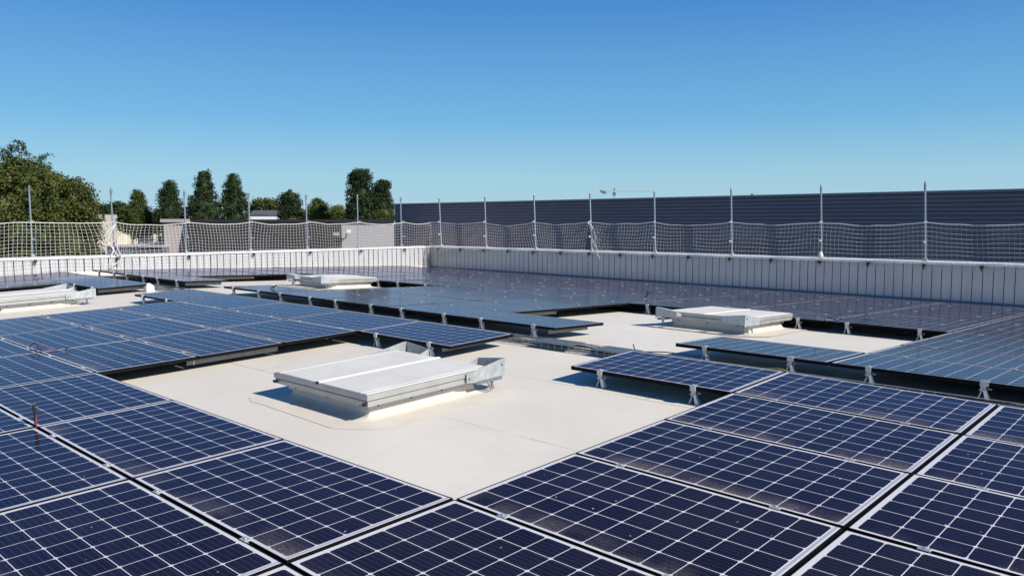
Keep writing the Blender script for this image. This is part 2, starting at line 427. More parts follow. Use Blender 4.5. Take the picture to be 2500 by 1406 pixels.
# grey rails under the panel edges that face the clearings
def rail(side, s0, s1, t, label):
    z = (lambda s: zroof(s, t))
    sl = SF if side == 'f' else SBK
    b = MB(); L = s1-s0
    b.box(0, L, -.002, .002, .060, .122); b.box(0, L, .0025, .03, .117, .122)
    o = b.build('mounting_rail', M['railgrey'], loc=st(s0, t, z(s0)), rot=ROT(sl, SL))
    tag(o, label, 'rail', 'grey mounting rails under the panel edges')
rail('f', .92, 1.98, bS(-3)-.10, 'grey steel rail under panels on left side of the nearest clearing')
rail('f', 3.10, 3.95, bS(-2)-.22, 'grey steel rail under the panel right behind the nearest skylight')
rail('f', 3.05, 4.0, bS(-8)-.12, 'grey steel rail under the panel beyond far left skylight')
rail('f', 0.6, 1.5, bS(-9)-.12, 'grey steel rail at left side of the far left clearing')
rail('b', 5.6, 6.9, bB(-3)-.15, 'grey steel rail at left side of the right skylight clearing')
rail('b', 5.9, 7.3, bB(-9)-.12, 'grey steel rail at left side of the distant skylight clearing')
rail('b', 4.80, 5.6, bB(-2)-.2, 'grey steel rail under the panel ending left of the ridge gap')
rail('b', 4.80, 5.6, bB(-8)-.15, 'grey steel rail under panel end at the far ridge gap')

# ------------------------------------------------------------------ skylights
def make_skylight():
    # x = A, hinge brackets on the +x side, z=0 roof
    root = empty('roof_hatch', (0,0,0), None, '', 'skylight', 'low white roof skylights in clearings')
    LX, LY = .685, .685; cx, cy = .57, .555
    b = MB()                                   # flared membrane curb, rounded in plan
    prof = [(.36,.0004),(.3594,.0014),(.11,.0018),(.10,.0022),(.075,.005),(.038,.014),(.016,.032),(.006,.06),(0,.125)]
    def ring(d, z):
        r = max(d, .01) ; out = []
        for q, (sx, sy) in enumerate(((1,-1),(1,1),(-1,1),(-1,-1))):
            for k in range(5):
                a = -pi/2 + q*pi/2 + k*pi/8
                wob = 1 + (.12*sin(3.1*q+k) if d > .05 else 0)
                out.append((sx*cx + r*wob*cos(a), sy*cy + r*wob*sin(a), z))
        return out
    rings = [ring(d, z) for d, z in prof]; vs = [p for r_ in rings for p in r_]; n_ = 20
    fs = [(i*n_+j, i*n_+(j+1)%n_, (i+1)*n_+(j+1)%n_, (i+1)*n_+j) for i in range(len(prof)-1) for j in range(n_)]
    fs.append(tuple((len(prof)-1)*n_+j for j in range(n_)))
    b.add(vs, fs); b.build('curb', M['curb'], root)
    b = MB(); e = .012                         # metal trim strip with screws
    for (x0,x1,y0,y1) in ((-cx-e-.02,cx+e+.02,-cy-e-.02,-cy-e-.012),(-cx-e-.02,cx+e+.02,cy+e+.012,cy+e+.02),(-cx-e-.02,-cx-e-.012,-cy-e-.012,cy+e+.012),(cx+e+.012,cx+e+.02,-cy-e-.012,cy+e+.012)):
        b.box(x0,x1,y0,y1,.066,.108)
    b.box(-cx-.03,cx+.03,-cy-.03,cy+.03,.1082,.1115)
    tr = b.build('curb_trim', M['lidside'], root)
    b = MB()
    for i in range(4):
        x = -cx + .06 + i*(2*cx-.12)/3
        for y in (-cy-.035, cy+.035): b.tube([(x,y-.004,.087),(x,y+.004,.087)], .009, 8)
    for i in range(3):
        y = -cy+.08+i*(2*cy-.16)/2
        for x in (-cx-.035, cx+.035): b.tube([(x-.004,y,.087),(x+.004,y,.087)], .009, 8)
    b.build('screws', M['black'], tr)
    b = MB()                                   # lid frame: lower tier, dark gap, upper tier
    b.cbox(-LX+.008,LX-.008,-LY+.008,LY-.008,.1118,.147,.003)
    b.mi = 1; b.box(-LX+.022,LX-.022,-LY+.022,LY-.022,.1472,.1545); b.mi = 0
    b.cbox(-LX,LX,-LY,LY,.1547,.192,.006)
    lid = b.build('lid', [M['lidside'], M['black']], root)
    b = MB()
    for (y0,y1) in ((-LY+.03,-LY+.09),(-LY+.096,-.022),(.022,LY-.096),(LY-.09,LY-.03)):
        b.cbox(-LX+.015,LX-.015,y0,y1,.1925,.1975,.003)
    for y in (-.012,.012): b.cbox(-LX+.01,LX-.01,y-.004,y+.004,.1925,.2035,.002)
    b.build('lid_panels', M['lid'], lid)
    for q_ in ((-LX-.006,-LX+.008,-.014,.014,.186,.205),(-LX-.02,-LX+.0,LY-.05,LY-.01,.120,.138),(-LX-.02,-LX,-LY+.01,-LY+.05,.120,.138)):
        b = MB(); b.box(*q_); b.build('catch', M['black'], lid)
    for sg in (-1, 1):                         # wind deflector brackets wrapping the two rear corners
        b = MB(); y = sg*(LY+.012); w = .006
        x0, x1 = LX-.32, LX+.17
        side = [(x0,.118),(x0,.186),(x1-.05,.245),(x1,.245),(x1,.105),(x0+.1,.105)]
        b.prism([(x, z) for x, z in side], min(y, y+sg*w), max(y, y+sg*w), 'y')
        ya, yb = sorted((y-sg*.002, y-sg*.34))
        endp = [(y-sg*.002,.125),(y-sg*.34,.150),(y-sg*.34,.212),(y-sg*.002,.245)] 
        b.prism(endp, x1-w-.001, x1-.001, 'x')
        yl, yh = sorted((y-sg*.34, y-sg*.345))
        b.prism([(LX+.03,.150),(x1-.008,.150),(x1-.008,.212),(LX+.03,.175)], yl, yh, 'y')
        br = b.build('deflector', M['galv'], root); fixn(br)
        b = MB()
        b.box(LX-.20,LX+.12,min(sg*(LY-.05),sg*(LY+.02)),max(sg*(LY-.05),sg*(LY+.02)),.085,.113)
        b.tube([(LX+.02,sg*(LY-.02),.09),(LX+.02,sg*(LY-.0),.02)], .014, 6)
        b.tube([(LX-.06,sg*(LY+.01),.09),(LX-.03,sg*(LY+.03),.03)], .010, 6)
        b.tube([(x1-.05,y+sg*w,.20),(x1-.05,y+sg*(w+.008),.20)], .010, 8); b.tube([(x0+.03,y+sg*w,.145),(x0+.03,y+sg*(w+.008),.145)], .010, 8)
        b.build('hinge', M['galvdark'], root)
    return root
sk0 = make_skylight(); sk0.scale = (1, 1, 1.17)
def rotz180(m): return m @ Matrix.Rotation(pi, 3, 'Z')
def sk(loc, rot, label, cp=True):
    if cp: return copy_tree(sk0, loc, rot, label)
    sk0.location = loc; sk0.rotation_euler = rot.to_euler(); sk0['label'] = label
s_, t_ = 1.60, -2.66
sk(st(s_, t_, zroof(s_, t_)+.002), ROT(SF, SL), 'nearest and largest-looking white skylight hatch, brackets pointing to the ridge', False)
s_, t_ = 8.0, -2.70
sk(st(s_, t_, zroof(s_, t_)+.002), rotz180(ROT(SBK, SL)), 'white skylight hatch in the right clearing beyond the ridge, deflectors facing the camera')
s_, t_ = 8.0, -12.68
sk(st(s_, t_, zroof(s_, t_)+.002), rotz180(ROT(SBK, SL)), 'most distant white skylight hatch, centre left, low in its small clearing')
s_, t_ = 1.675, -12.74
sk(st(s_, t_, zroof(s_, t_)+.002), ROT(SF, SL), 'white skylight hatch cut off by the left edge, beside a steel rail')

# ------------------------------------------------------------------ cable tray on the ridge
def tray():
    root = empty('cable_tray', st(RIDGE, -7, zroof(RIDGE, -7)), ROT(0, SL), 'wire basket cable tray running along the roof ridge between the panel fields', 'cable tray')
    b = MB(); y0, y1 = -9.5, 12.2           # y = -(t+7)
    w, h = .15, .055
    for x, z in ((-w,h),(-w,.028),(-w,.006),(-.10,.006),(-.05,.006),(0,.006),(.05,.006),(.10,.006),(w,.006),(w,.028),(w,h)):
        b.tube([(x,y0,z+.012),(x,y1,z+.012)], .0032, 4, False)
    y = y0
    while y < y1:
        b.tube([(-w,y,h+.014),(-w,y,.012),(w,y,.012),(w,y,h+.014)], .0034, 4, False); y += .10
    b.build('basket', M['galv'], root)
    for ya, yb in ((-4.42,-3.85),(-5.2,-4.72),(2.0,3.4)):
        b = MB(); b.cbox(-w-.006,w+.006,ya,yb,h+.018,h+.024,.002); b.build('cover', M['galvdark'], root)
    rr = random.Random(3); 
    for k, (mat, r_) in enumerate((('black',.007),('black',.006),('greyc',.009),('greyc',.008),('black',.006),('greyc',.007))):
        b = MB(); pts = []; y = y0; ph = rr.random()*9
        while y < y1:
            pts.append((-.10+.04*k+.03*sin(y*2.3+ph)+rr.uniform(-.012,.012), y, .024+.006*k+.012*sin(y*3.1+ph)+rr.uniform(-.003,.012))); y += .16
        b.tube(pts, r_, 5, False); b.build('cable', M[mat], root)
    b = MB()
    y = y0+.4
    while y < y1: b.cbox(-.17,.17,y-.04,y+.04,.0005,.008,.002); y += 1.6
    b.build('tray_feet', M['galvdark'], root)
tray()

def wire(name, pts, r_, mat, label, cat='cable', group=None):
    b = MB(); P = [Vector(p) for p in pts]; out = []
    for i in range(len(P)-1):                      # Catmull-Rom
        p0, p1, p2, p3 = P[max(i-1,0)], P[i], P[i+1], P[min(i+2,len(P)-1)]
        for k in range(6):
            u = k/6
            out.append(.5*((2*p1)+(-p0+p2)*u+(2*p0-5*p1+4*p2-p3)*u*u+(-p0+3*p1-3*p2+p3)*u**3))
    out.append(P[-1]); c0 = out[0].copy()
    b.tube([p-c0 for p in out], r_, 6)
    o = b.build(name, M[mat], loc=c0, smooth=True)
    return tag(o, label, cat, group)
def pf(s, t, dz): return st(s, t, zpan_f(s, t)+dz)
def pb(s, t, dz): return st(s, t, zpan_b(s, t)+dz)
def rf(s, t, dz): return st(s, t, zroof(s, t)+dz)
wire('earth_cable', [rf(4.33,-.45,.06), rf(4.38,-.33,.085), rf(4.36,-.2,.10), rf(4.30,-.05,.07), rf(4.26,.06,.085), rf(4.3,.15,.07)], .005, 'ygreen', 'yellow-green earth cable looping out of the ridge tray at right')
wire('earth_cable', [rf(4.30,-.3,.08), rf(4.36,-.15,.085), rf(4.3,.02,.08), rf(4.34,.12,.07)], .004, 'ygreen', 'shorter yellow-green earth cable lying behind the looping one at right')
wire('earth_cable', [rf(4.33,-5.75,.07), rf(4.38,-5.5,.085), rf(4.34,-5.3,.075), rf(4.36,-5.1,.085), rf(4.3,-4.9,.07)], .006, 'ygreen', 'yellow cable tangle in the ridge tray left of the nearest clearing')
wire('hanging_cable', [rf(4.62,-2.05,.10), rf(4.5,-1.9,.05), rf(4.45,-1.5,.09), rf(4.6,-.9,.07), rf(4.7,-.3,.10)], .006, 'black', 'black cable sagging below the ridge-side panel edge at right')
wire('loose_cable', [pf(.02,-6.66,.01), pf(.01,-6.68,.05), pf(.0,-6.73,.085), pf(-.02,-6.79,.07), pf(-.04,-6.82,.03), pf(-.03,-6.78,.008), pf(.0,-6.70,.02), pf(.03,-6.65,.03)], .005, 'black', 'black cable loop standing on the blue panels at left edge')
wire('loose_cable', [pf(.03,-6.64,.02), pf(.07,-6.62,.03), pf(.12,-6.60,.015), pf(.18,-6.58,.01)], .005, 'red', 'short red cable beside the black loop at left edge')
wire('loose_cable', [pf(.22,-6.50,.01), pf(.24,-6.49,.03), pf(.27,-6.48,.028)], .007, 'black', 'small black plug sticking up right of the cable loop')
def probe():
    P = pf(-1.0, bS(-2)-.02, 0)
    r_ = empty('cable_connector', P, ROT(SF, SL), 'upright black and red connector at the panel corner, lower left', 'connector')
    b = MB(); b.tube([(0,0,-.02),(.0,.004,.04),(.004,-.002,.085)], .006, 6); b.build('red_lead', M['red'], r_)
    b = MB(); b.tube([(.0,.014,-.02),(-.004,.016,.05),(.0,.008,.09)], .007, 6); b.build('black_lead', M['black'], r_)
    b = MB(); b.tube([(.002,.002,.085),(-.002,.010,.12),(-.004,.012,.155)], [.011,.013,.010], 8); b.tube([(-.012,.014,.155),(.010,.012,.16)], .009, 6); b.build('plug', M['black'], r_)
probe()
wire('loose_cable', [pb(9.0,-1.75,.01), pb(9.1,-1.68,.10), pb(9.15,-1.55,.05), pb(9.05,-1.45,.09), pb(9.2,-1.3,.11), pb(9.3,-1.15,.10), pb(9.1,-1.35,.02), pb(8.95,-1.6,.04), pb(8.9,-1.45,.01)], .005, 'black', 'black cable tangle on the grey panels beyond right skylight')
wire('loose_cable', [pb(9.0,-1.2,.01), pb(9.1,-1.0,.05), pb(9.0,-.9,.012)], .005, 'black', 'small black cable end right of the cable tangle')
wire('loose_cable', [pb(9.9,-5.4,.01), pb(9.93,-5.38,.12), pb(9.98,-5.36,.09)], .013, 'black', 'tiny upright black connector amid grey panels beyond ridge')
wire('loose_cable', [pb(5.2,-10.75,.01), pb(5.25,-10.6,.07), pb(5.1,-10.45,.05), pb(5.0,-10.3,.02)], .010, 'black', 'black cable near the ridge in front of distant skylight')
def vent():
    s, t = 3.98, -13.30
    b = MB(); b.cbox(-.075,.075,-.08,.08,.001,.15,.035)
    b.tube([(0,0,.149),(0,0,.172)], [.05,.03], 10)
    tag(b.build('roof_vent', M['white'], loc=rf(s, t, 0), rot=ROT(SF, SL)), 'small bright white vent block by the panel corner at far left', 'vent')
vent()

# ------------------------------------------------------------------ parapet walls
SW, TW, ZC = 16.87, -19.5, -.90            # inner faces and top height (camera = 0)
def parapet(name, along, lo, hi, label):
    # local: x along the wall, y towards the roof interior, z up from the street-level camera frame
    if along == 's': loc = st(0, TW, 0); ex, ey = A, B
    else: loc = st(SW, 0, 0); ex, ey = B, -A
    def W(x, y, z): return tuple(ex*x + ey*y + Vector((0,0,z)))
    root = empty(name, loc, None, label, 'parapet wall')
    def base(x): return (zroof(x, TW) if along == 's' else zroof(SW, x)) - .02
    b = MB(); x = lo; rg = random.Random(8)
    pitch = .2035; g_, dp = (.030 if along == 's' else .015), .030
    while x < hi:                          # pleated cladding: flat trays with narrow deep joints
        x1 = min(x+pitch, hi); xa = x1-g_; w = rg.uniform(-.004,.004)
        za, zb = base(x), base(x1); zm = (za+ZC)/2
        top = ZC-.03
        b.add([W(x,0,za),W(xa,w,za),W(xa,w,top),W(x,0,top)], [(0,1,2,3)])
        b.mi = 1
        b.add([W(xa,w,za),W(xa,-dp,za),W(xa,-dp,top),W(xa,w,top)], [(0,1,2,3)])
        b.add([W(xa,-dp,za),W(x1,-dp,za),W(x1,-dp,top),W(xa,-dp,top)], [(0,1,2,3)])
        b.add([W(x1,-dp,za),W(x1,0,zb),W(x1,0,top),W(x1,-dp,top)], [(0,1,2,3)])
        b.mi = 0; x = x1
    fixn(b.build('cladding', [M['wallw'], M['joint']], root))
    b = MB()                               # solid core behind and outer face
    lo2, hi2 = lo-.35, hi + .35
    b.add([W(lo2,-.05,base(lo)),W(hi2,-.05,base(hi)),W(hi2,-.35,base(hi)),W(lo2,-.35,base(lo)),W(lo2,-.05,ZC-.03),W(hi2,-.05,ZC-.03),W(hi2,-.35,ZC-.03),W(lo2,-.35,ZC-.03)],
          [(0,3,2,1),(4,5,6,7),(0,1,5,4),(1,2,6,5),(2,3,7,6),(3,0,4,7)])
    fixn(b.build('wall_core', M['galvdark'], root))
    b = MB()                               # coping with a rolled inner lip
    pr = [(.030,-.05),(.036,-.045),(.036,-.004),(.028,.004),(-.37,.014),(-.378,.008),(-.378,-.06),(-.37,-.06),(-.37,-.028),(.028,-.028)]
    n_ = len(pr); vs = [W(q, y, ZC+z) for q in ((lo if along == 's' else lo), hi if along == 't' else hi-.04) for y, z in pr]
    b.add(vs, [(i,(i+1)%n_,n_+(i+1)%n_,n_+i) for i in range(n_)]+[tuple(range(n_)),tuple(range(n_,2*n_))])
    fixn(b.build('coping', M['cap'], root))
    b = MB()                               # base flashing; the right wall's dark tone paints in its shadow band
    xs = [lo + (hi-lo)*i/8 for i in range(9)]
    for i in range(8):
        a_, c_ = xs[i], xs[i+1]
        b.add([W(a_,.006,base(a_)),W(c_,.006,base(c_)),W(c_,.006,base(c_)+.10),W(a_,.006,base(a_)+.10),
               W(a_,.05,base(a_)+.0),W(c_,.05,base(c_)+.0)], [(0,1,2,3)] if False else [(4,5,2,3)])
    fixn(b.build('base_flashing', M['curb'] if along == 's' else M['galvdark'], root))
    return root
parapet('parapet_wall', 's', -14, SW, 'sunlit white pleated parapet wall on the left side')
parapet('parapet_wall', 't', TW, 15.5, 'shaded blue-grey pleated parapet wall along the right side')

# ------------------------------------------------------------------ net posts
def make_post():
    root = empty('net_post', (0,0,0), None, '', 'post', 'galvanised posts holding the safety net')
    b = MB(); b.tube([(0,0,-.02),(0,0,1.60)], .021, 8); b.build('tube', M['post'], root)
    b = MB(); b.tube([(0,0,1.60),(0,0,1.62),(0,0,1.74),(.012,0,1.80)], [.026,.027,.024,.010], 8); b.tube([(.018,0,1.64),(.045,0,1.68),(.040,0,1.73)], .008, 5)
    b.build('hook', M['galvdark'], root)
    b = MB(); b.box(-.045,.045,-.05,.05,.0,.022); b.box(-.03,.03,-.03,.03,.0225,.07); b.build('clamp_base', M['galv'], root)
    return root
post0 = make_post(); pfirst = [True]; rp = random.Random(11)
LEFTP = [-2.3,-.3,1.75,3.75,5.72,7.70,9.71,11.71,13.71,15.60]
RIGHTP = [-19.0,-16.67,-14.39,-12.10,-9.80,-7.39,-4.97,-2.59,-.2,2.2,4.6]
def put_post(s, t, lean, label):
    loc = st(s, t, ZC+.016)
    rot = ROT() @ Matrix.Rotation(lean[0], 3, 'X') @ Matrix.Rotation(lean[1], 3, 'Y')
    if pfirst[0]:
        pfirst[0] = False; post0.location = loc; post0.rotation_euler = rot.to_euler(); post0['label'] = label
    else: copy_tree(post0, loc, rot, label)
for i, s in enumerate(reversed(LEFTP)):
    put_post(s, TW-.10, (rp.uniform(-.012,.012), -.012+rp.uniform(-.01,.01)), f"thin steel net post on left parapet, {ORD[i+1]} from the roof corner")
for i, t in enumerate(RIGHTP):
    put_post(SW+.10, t, (-.040+rp.uniform(-.01,.012), rp.uniform(-.008,.008)), f"thin steel net post on right parapet, {ORD[i+1]} from the roof corner")
def clip(s, t, ax, label):
    b = MB(); 
    b.cbox(-.03,.03,-.03,.03,-.045,.02,.008); b.tube([(0,0,-.04),(.0,0,-.11)], .012, 6)
    tag(b.build('net_clamp', M['black'], loc=st(s, t, ZC-.07), rot=ROT()), label, 'clamp', 'black clamps under the coping')
for i, t in enumerate(RIGHTP[:-1]):
    clip(SW-.075, t+.02, 0, f"black clamp under the right coping below net post, {ORD[i+1]} post from corner")
    clip(SW-.075, t+1.18, 0, f"black clamp under the right coping just right of the {ORD[i+1]} post from corner")
for i, s in enumerate(reversed(LEFTP[2:])):
    clip(s, TW+.075, 1, f"black clamp under left coping below net post, {ORD[i+1]} post from corner")

# ------------------------------------------------------------------ safety nets
def sagf(x, posts, amp):
    ps = sorted(posts)
    for i in range(len(ps)-1):
        if ps[i] <= x <= ps[i+1]:
            u = (x-ps[i])/(ps[i+1]-ps[i]); k = amp(i) if callable(amp) else amp
            return -4*k*u*(1-u)
    return 0.0
def net(along, lo, hi, zbot, posts, seed, label, amp, bunch=None):
    rg = random.Random(seed)
    if along == 's': base = st(0, TW, 0); ex, ey = A, B
    else: base = st(SW, 0, 0); ex, ey = B, -A
    step = .10; nx = int((hi-lo)/step); ztop = .0
    def P(i, v):                            # v: 0 top .. 1 bottom
        x = lo + (hi-lo)*i/nx
        top = -.018 + sagf(x, posts, amp)
        zb = zbot(x)
        zz = top + (zb-top)*v
        nn = noise.noise(Vector((x*.7, v*1.3, seed)))
        sk_ = .36*noise.noise(Vector((x*.45, 3.1, seed)))*v + .07*nn
        zz += .055*noise.noise(Vector((x*1.1, v*2.0, seed+7)))*sin(pi*v) + .022*noise.noise(Vector((x*1.9, 5.0, seed)))*(1-v)
        if bunch:
            d = x-bunch; k = math.exp(-(d/.55)**2); sk_ += -d*.62*k*sin(pi*min(v,1)); zz += .05*k*sin(v*19+x*31)*sin(pi*v)
        # hangs in front of the coping, then over its lip
        y = .045 + .02*nn + (.02 if zz > ZC else 0.0)
        return base + ex*(x+sk_) + ey*y + Vector((0,0,zz))
    root = empty('safety_net', base, None, label, 'net')
    nv = 11
    H_ = -.018 - zbot(lo)
    b = MB()
    nr = max(8, round(max(-.018-zbot(lo), -.018-zbot(hi))/.1))
    V = [j/nr for j in range(nr+1)]
    grid = [[P(i, v)-base for v in V] for i in range(nx+1)]
    r_ = .0034
    for i in range(nx+1): b.tube(grid[i], r_, 3, False)
    for j in range(1, nr+1): b.tube([grid[i][j] for i in range(nx+1)], r_, 3, False)
    b.build('mesh', M['cord'], root)
    b = MB(); b.tube([grid[i][0] for i in range(nx+1)], .011, 5, False); b.build('top_rope', M['cord'], root)
    for p_ in posts:                        # cord ties round each post
        if lo <= p_ <= hi:
            for zt in (-.02, -.45-.1*rg.random()):
                b = MB(); c_ = ex*p_ + ey*-.03 + Vector((0,0,zt + rg.uniform(-.01,.01)))
                b.tube([c_+ex*(.032*cos(q))+ey*(.06*sin(q)+.03)+Vector((0,0,.006*q)) for q in [i*pi/4 for i in range(10)]], .006, 4)
                b.build('tie', M['cord'], root)
    return root
zr = lambda x: ZC-.15 - .04*noise.noise(Vector((x*.9, 0, 0)))
zl = lambda x: zroof(x, TW) + .05
big = lambda i: (.06,.12,.07,.05,.08,.06,.07,.06,.08,.07)[i % 10]
net('s', -3.0, 5.72, zl, LEFTP, 1, 'knotted cream safety net along left parapet, part nearest the left edge', .02, 5.72)
net('s', 5.72, 16.82, zl, LEFTP+[16.87], 2, 'knotted cream safety net along left parapet between rope tangle and corner', big, 5.9)
net('t', -19.42, -12.10, zr, RIGHTP, 3, 'knotted cream safety net on right parapet from corner to hanging ropes', big)
net('t', -12.10, 4.6, zr, RIGHTP, 4, 'knotted cream safety net on right parapet right of the hanging ropes', big, -11.9)
def corner_net():
    # net end gathered in the corner, hanging down the shaded wall
    b = MB(); base = st(SW, TW, 0); rg = random.Random(5)
    def P(u, v):
        x = .08 + 2.9*u; z = -.93 - .62*v*(1-u)**.8
        return B*x - A*(.07+.03*sin(9*u+5*v)) + Vector((0,0,z+.02*sin(17*u)))
    for i in range(27): b.tube([P(i/26, j/8) for j in range(9)], .0034, 3, False)
    for j in range(1,8): b.tube([P(i/26, j/8) for i in range(27)], .0034, 3, False)
    tag(b.build('safety_net', M['cord'], loc=base), 'gathered end of netting drooping down the shaded wall beside the corner', 'net')
corner_net()
def ropes(name, base, ex, ey, items, label):
    root = empty(name, base, None, label, 'rope')
    for pts, r_ in items:
        b = MB(); P = [ex*p[0] + ey*.10 + Vector((0,0,p[1])) for p in pts]; out = []
        for i in range(len(P)-1):
            p0, p1, p2, p3 = P[max(i-1,0)], P[i], P[i+1], P[min(i+2,len(P)-1)]
            for k in range(5):
                u = k/5; out.append(.5*((2*p1)+(-p0+p2)*u+(2*p0-5*p1+4*p2-p3)*u*u+(-p0+3*p1-3*p2+p3)*u**3))
        out.append(P[-1]); b.tube(out, r_, 6); b.build('strand', M['cord'], root, smooth=True)
ropes('rope_bundle', st(SW, -12.10, 0), B, -A, [
    ([(.0,-.02),(.10,-.22),(.15,-.45),(.22,-.66),(.27,-.84),(.26,-1.0)], .018),
    ([(.05,-.05),(.18,-.18),(.25,-.36),(.30,-.50)], .013),
    ([(.20,-.60),(.30,-.72),(.36,-.84),(.38,-1.0),(.47,-1.12)], .013)], 'white rope ends hanging from the net joint on right parapet')
ropes('rope_bundle', st(5.72, TW, 0), A, B, [
    ([(.0,-.03),(-.10,-.2),(-.20,-.36),(-.22,-.55),(-.10,-.72),(-.16,-.9)], .016),
    ([(.0,-.05),(-.22,-.26),(-.30,-.42),(-.18,-.6),(-.08,-.78),(.03,-.9)], .014),
    ([(-.05,-.5),(-.3,-.62),(-.42,-.5),(-.5,-.58)], .012),
    ([(.02,-.4),(.0,-.7),(.1,-1.0),(-.15,-1.2),(.12,-1.3)], .013)], 'tangled white rope ends at the net joint on left parapet')
def baggie():
    b = MB(); b.tube([(0,0,0),(.01,0,.05),(.0,.01,.11),(.0,.0,.15)], [.03,.055,.04,.012], 8)
    tag(b.build('strap_knot', M['white'], loc=st(SW+.06, -4.97, ZC+.03), rot=ROT(), smooth=True), 'white strap knot tied to a net post base on right parapet', 'strap')
baggie()

# ------------------------------------------------------------------ background buildings
def at(px, py, d):                          # a point d metres ahead, seen at pixel (px, py) of the photograph
    return Vector(((px-1250)/FPX*d*1.0, d, Z0 + (541-py)/FPX*d))
def mat_stripes(name, c, rough=.5, var=.1): return plain(name, c, rough, 0, var, .4)
M['darkclad'] = plain("dark_blue_cladding", (.29, .225, .24), .45, 0, .06, .15)
M['beige'] = plain("beige_render", (.42, .36, .34), .85, 0, .05, .3)
M['lgrey'] = plain("light_grey_sheet", (.40, .38, .385), .7, 0, .05, .3)
M['blacksheet'] = plain("black_sheet", (.022, .020, .022), .6, 0, .1, .3)
M['cream'] = plain("cream_render", (.62, .56, .46), .85, 0, .05, .2)
M['slate'] = plain("slate_roof", (.10, .10, .12), .7)
M['glassd'] = plain("window_dark", (.02, .025, .03), .15)

def warehouse():
    S0, t0, t1, ztop = 45.0, -56.7, 30.0, 1.66
    loc = st(S0, 0, -Z0); hh = Z0+ztop
    root = empty('warehouse', loc, ROT(), 'long dark blue-grey warehouse with horizontal ribbed cladding behind right parapet', 'building')
    b = MB(); z = .0; prof = []
    while z < hh-.23:
        prof += [(0,z),(.025,z+.115),(.14,z+.13),(.14,z+.19),(0,z+.23)]; z += .23
    for i in range(len(prof)-1):
        (xa,za),(xb,zb) = prof[i], prof[i+1]
        b.add([(xa,-t0,za),(xa,-t1,za),(xb,-t1,zb),(xb,-t0,zb)], [(0,1,2,3)])
    b.add([(0.06,-t0,0),(40,-t0,0),(40,-t0,hh-.1),(0.06,-t0,hh-.1)], [(0,1,2,3)])
    b.add([(0.06,-t1,0),(40,-t1,0),(40,-t1,hh-.1),(0.06,-t1,hh-.1)], [(0,1,2,3)])
    b.add([(40,-t0,0),(40,-t1,0),(40,-t1,hh-.1),(40,-t0,hh-.1)], [(0,1,2,3)])
    b.build('cladding', M['darkclad'], root)
    b = MB(); b.box(-.06,40.1,-t1-.1,-t0+.1,prof[-1][1]+.005,hh+.0); b.build('roof_edge', M['darkclad'], root)
    b = MB(); b.box(-.10,-.062,-t1-.1,-t0+.1,hh-.05,hh+.015); b.build('trim', M['galv'], root)
    b = MB(); b.box(.5,.62,21.1,21.22,hh+.001,hh+.12); b.build('roof_vent', M['galvdark'], root)
warehouse()

def facade(name, x0, x1, d, ytop, depth, wallmat, label, roofmat=None, extra=None, base=0.0, over=.15, zt=.22, slant=0.0):
    a, c = at(x0, ytop, d), at(x1, ytop, d); h = a.z-base
    root = empty(name, (a.x, d, base), None, label, 'building'); w = c.x-a.x
    b = MB(); kk_ = slant; b.prism([(0,0),(w,0),(w+kk_,depth),(kk_,depth)], 0, h-zt); fixn(b.build('wall', M[wallmat], root))
    b = MB(); b.prism([(-over,-over),(w+over*.2,-over),(w+kk_+over*.2,depth+over),(kk_-over,depth+over)], h-zt+.003, h); fixn(b.build('roof', M[roofmat or wallmat], root))
    return root, w, h
# low annex beyond the left parapet
r_, w_, h_ = facade('flat_roof_building', 402, 963, 58, 535.5, 14, 'lgrey', 'low flat-roofed grey building, black roof edge and added shadow sheet, behind the left parapet net', 'blacksheet', slant=-2.6)
k = 58/FPX
b = MB(); b.prism([((430-402)*k, h_-2.35-1.2),((455-402)*k+.9*0, h_-.23),((835-402)*k, h_-.23),((835-402)*k, h_-3.6)], -.12, -.004, 'y'); fixn(b.build('shadow_sheet', M['blacksheet'], r_))  # slanted dark sheet added in place of the shadow on this facade
b = MB(); b.box(0, (456-402)*k, -.003, -.0005, 0, h_-.23); b.build('beige_panel', M['beige'], r_)
b = MB(); b.box(-.16, (455-402)*k+.4, -.2, -.155, h_-.20, h_+.03); b.build('light_fascia', M['lgrey'], r_)
b = MB(); b.tube([((845-402)*k,-.05,h_-1.3),((851-402)*k,-.5,h_-1.0)], .05, 6); b.mi = 1; b.box((853-402)*k,(861-402)*k,-.75,-.5,h_-.95,h_-.72); b.build('floodlight', [M['black'], M['white']], r_)
b = MB(); b.box((816-402)*k,(830-402)*k,-.20,-.125,h_-1.15,h_-.95); b.build('sign_plate', M['lgrey'], r_)
# lower shed to its left
r_, w_, h_ = facade('low_shed', 262, 398, 57, 599, 12, 'slate', 'low dark shed with pale roof edge in front of parked vans', 'lgrey', zt=.10)
# cream house behind
r_, w_, h_ = facade('cream_house', 297, 342, 220, 556, 14, 'cream', 'small cream house between trees seen through the left net', 'cream')
b = MB(); b.box(-1.9, w_*.3, -5, -.003, 0, h_-2.1); b.build('wing', M['cream'], r_)
b = MB(); b.box(w_*.55, w_*.75, -.05, -.003, h_-3.0, h_-1.9); b.build('window', M['glassd'], r_)
r_, w_, h_ = facade('white_building', 222, 300, 240, 522, 20, 'cream', 'pale flat building behind the utility pole on the left', 'slate', zt=.1)
b = MB(); b.box(w_*.42, w_*.48, -.1, -.003, h_-1.6, h_-.12); b.build('downpipe', M['black'], r_)
r_, w_, h_ = facade('white_building', 352, 392, 240, 524, 20, 'cream', 'pale wall showing right of the first small pyramidal tree', 'slate', zt=.1)
r_, w_, h_ = facade('roofed_building', 603, 688, 200, 525, 20, 'white', 'white walled building with slate roof between the pyramidal trees', 'slate', zt=.08)
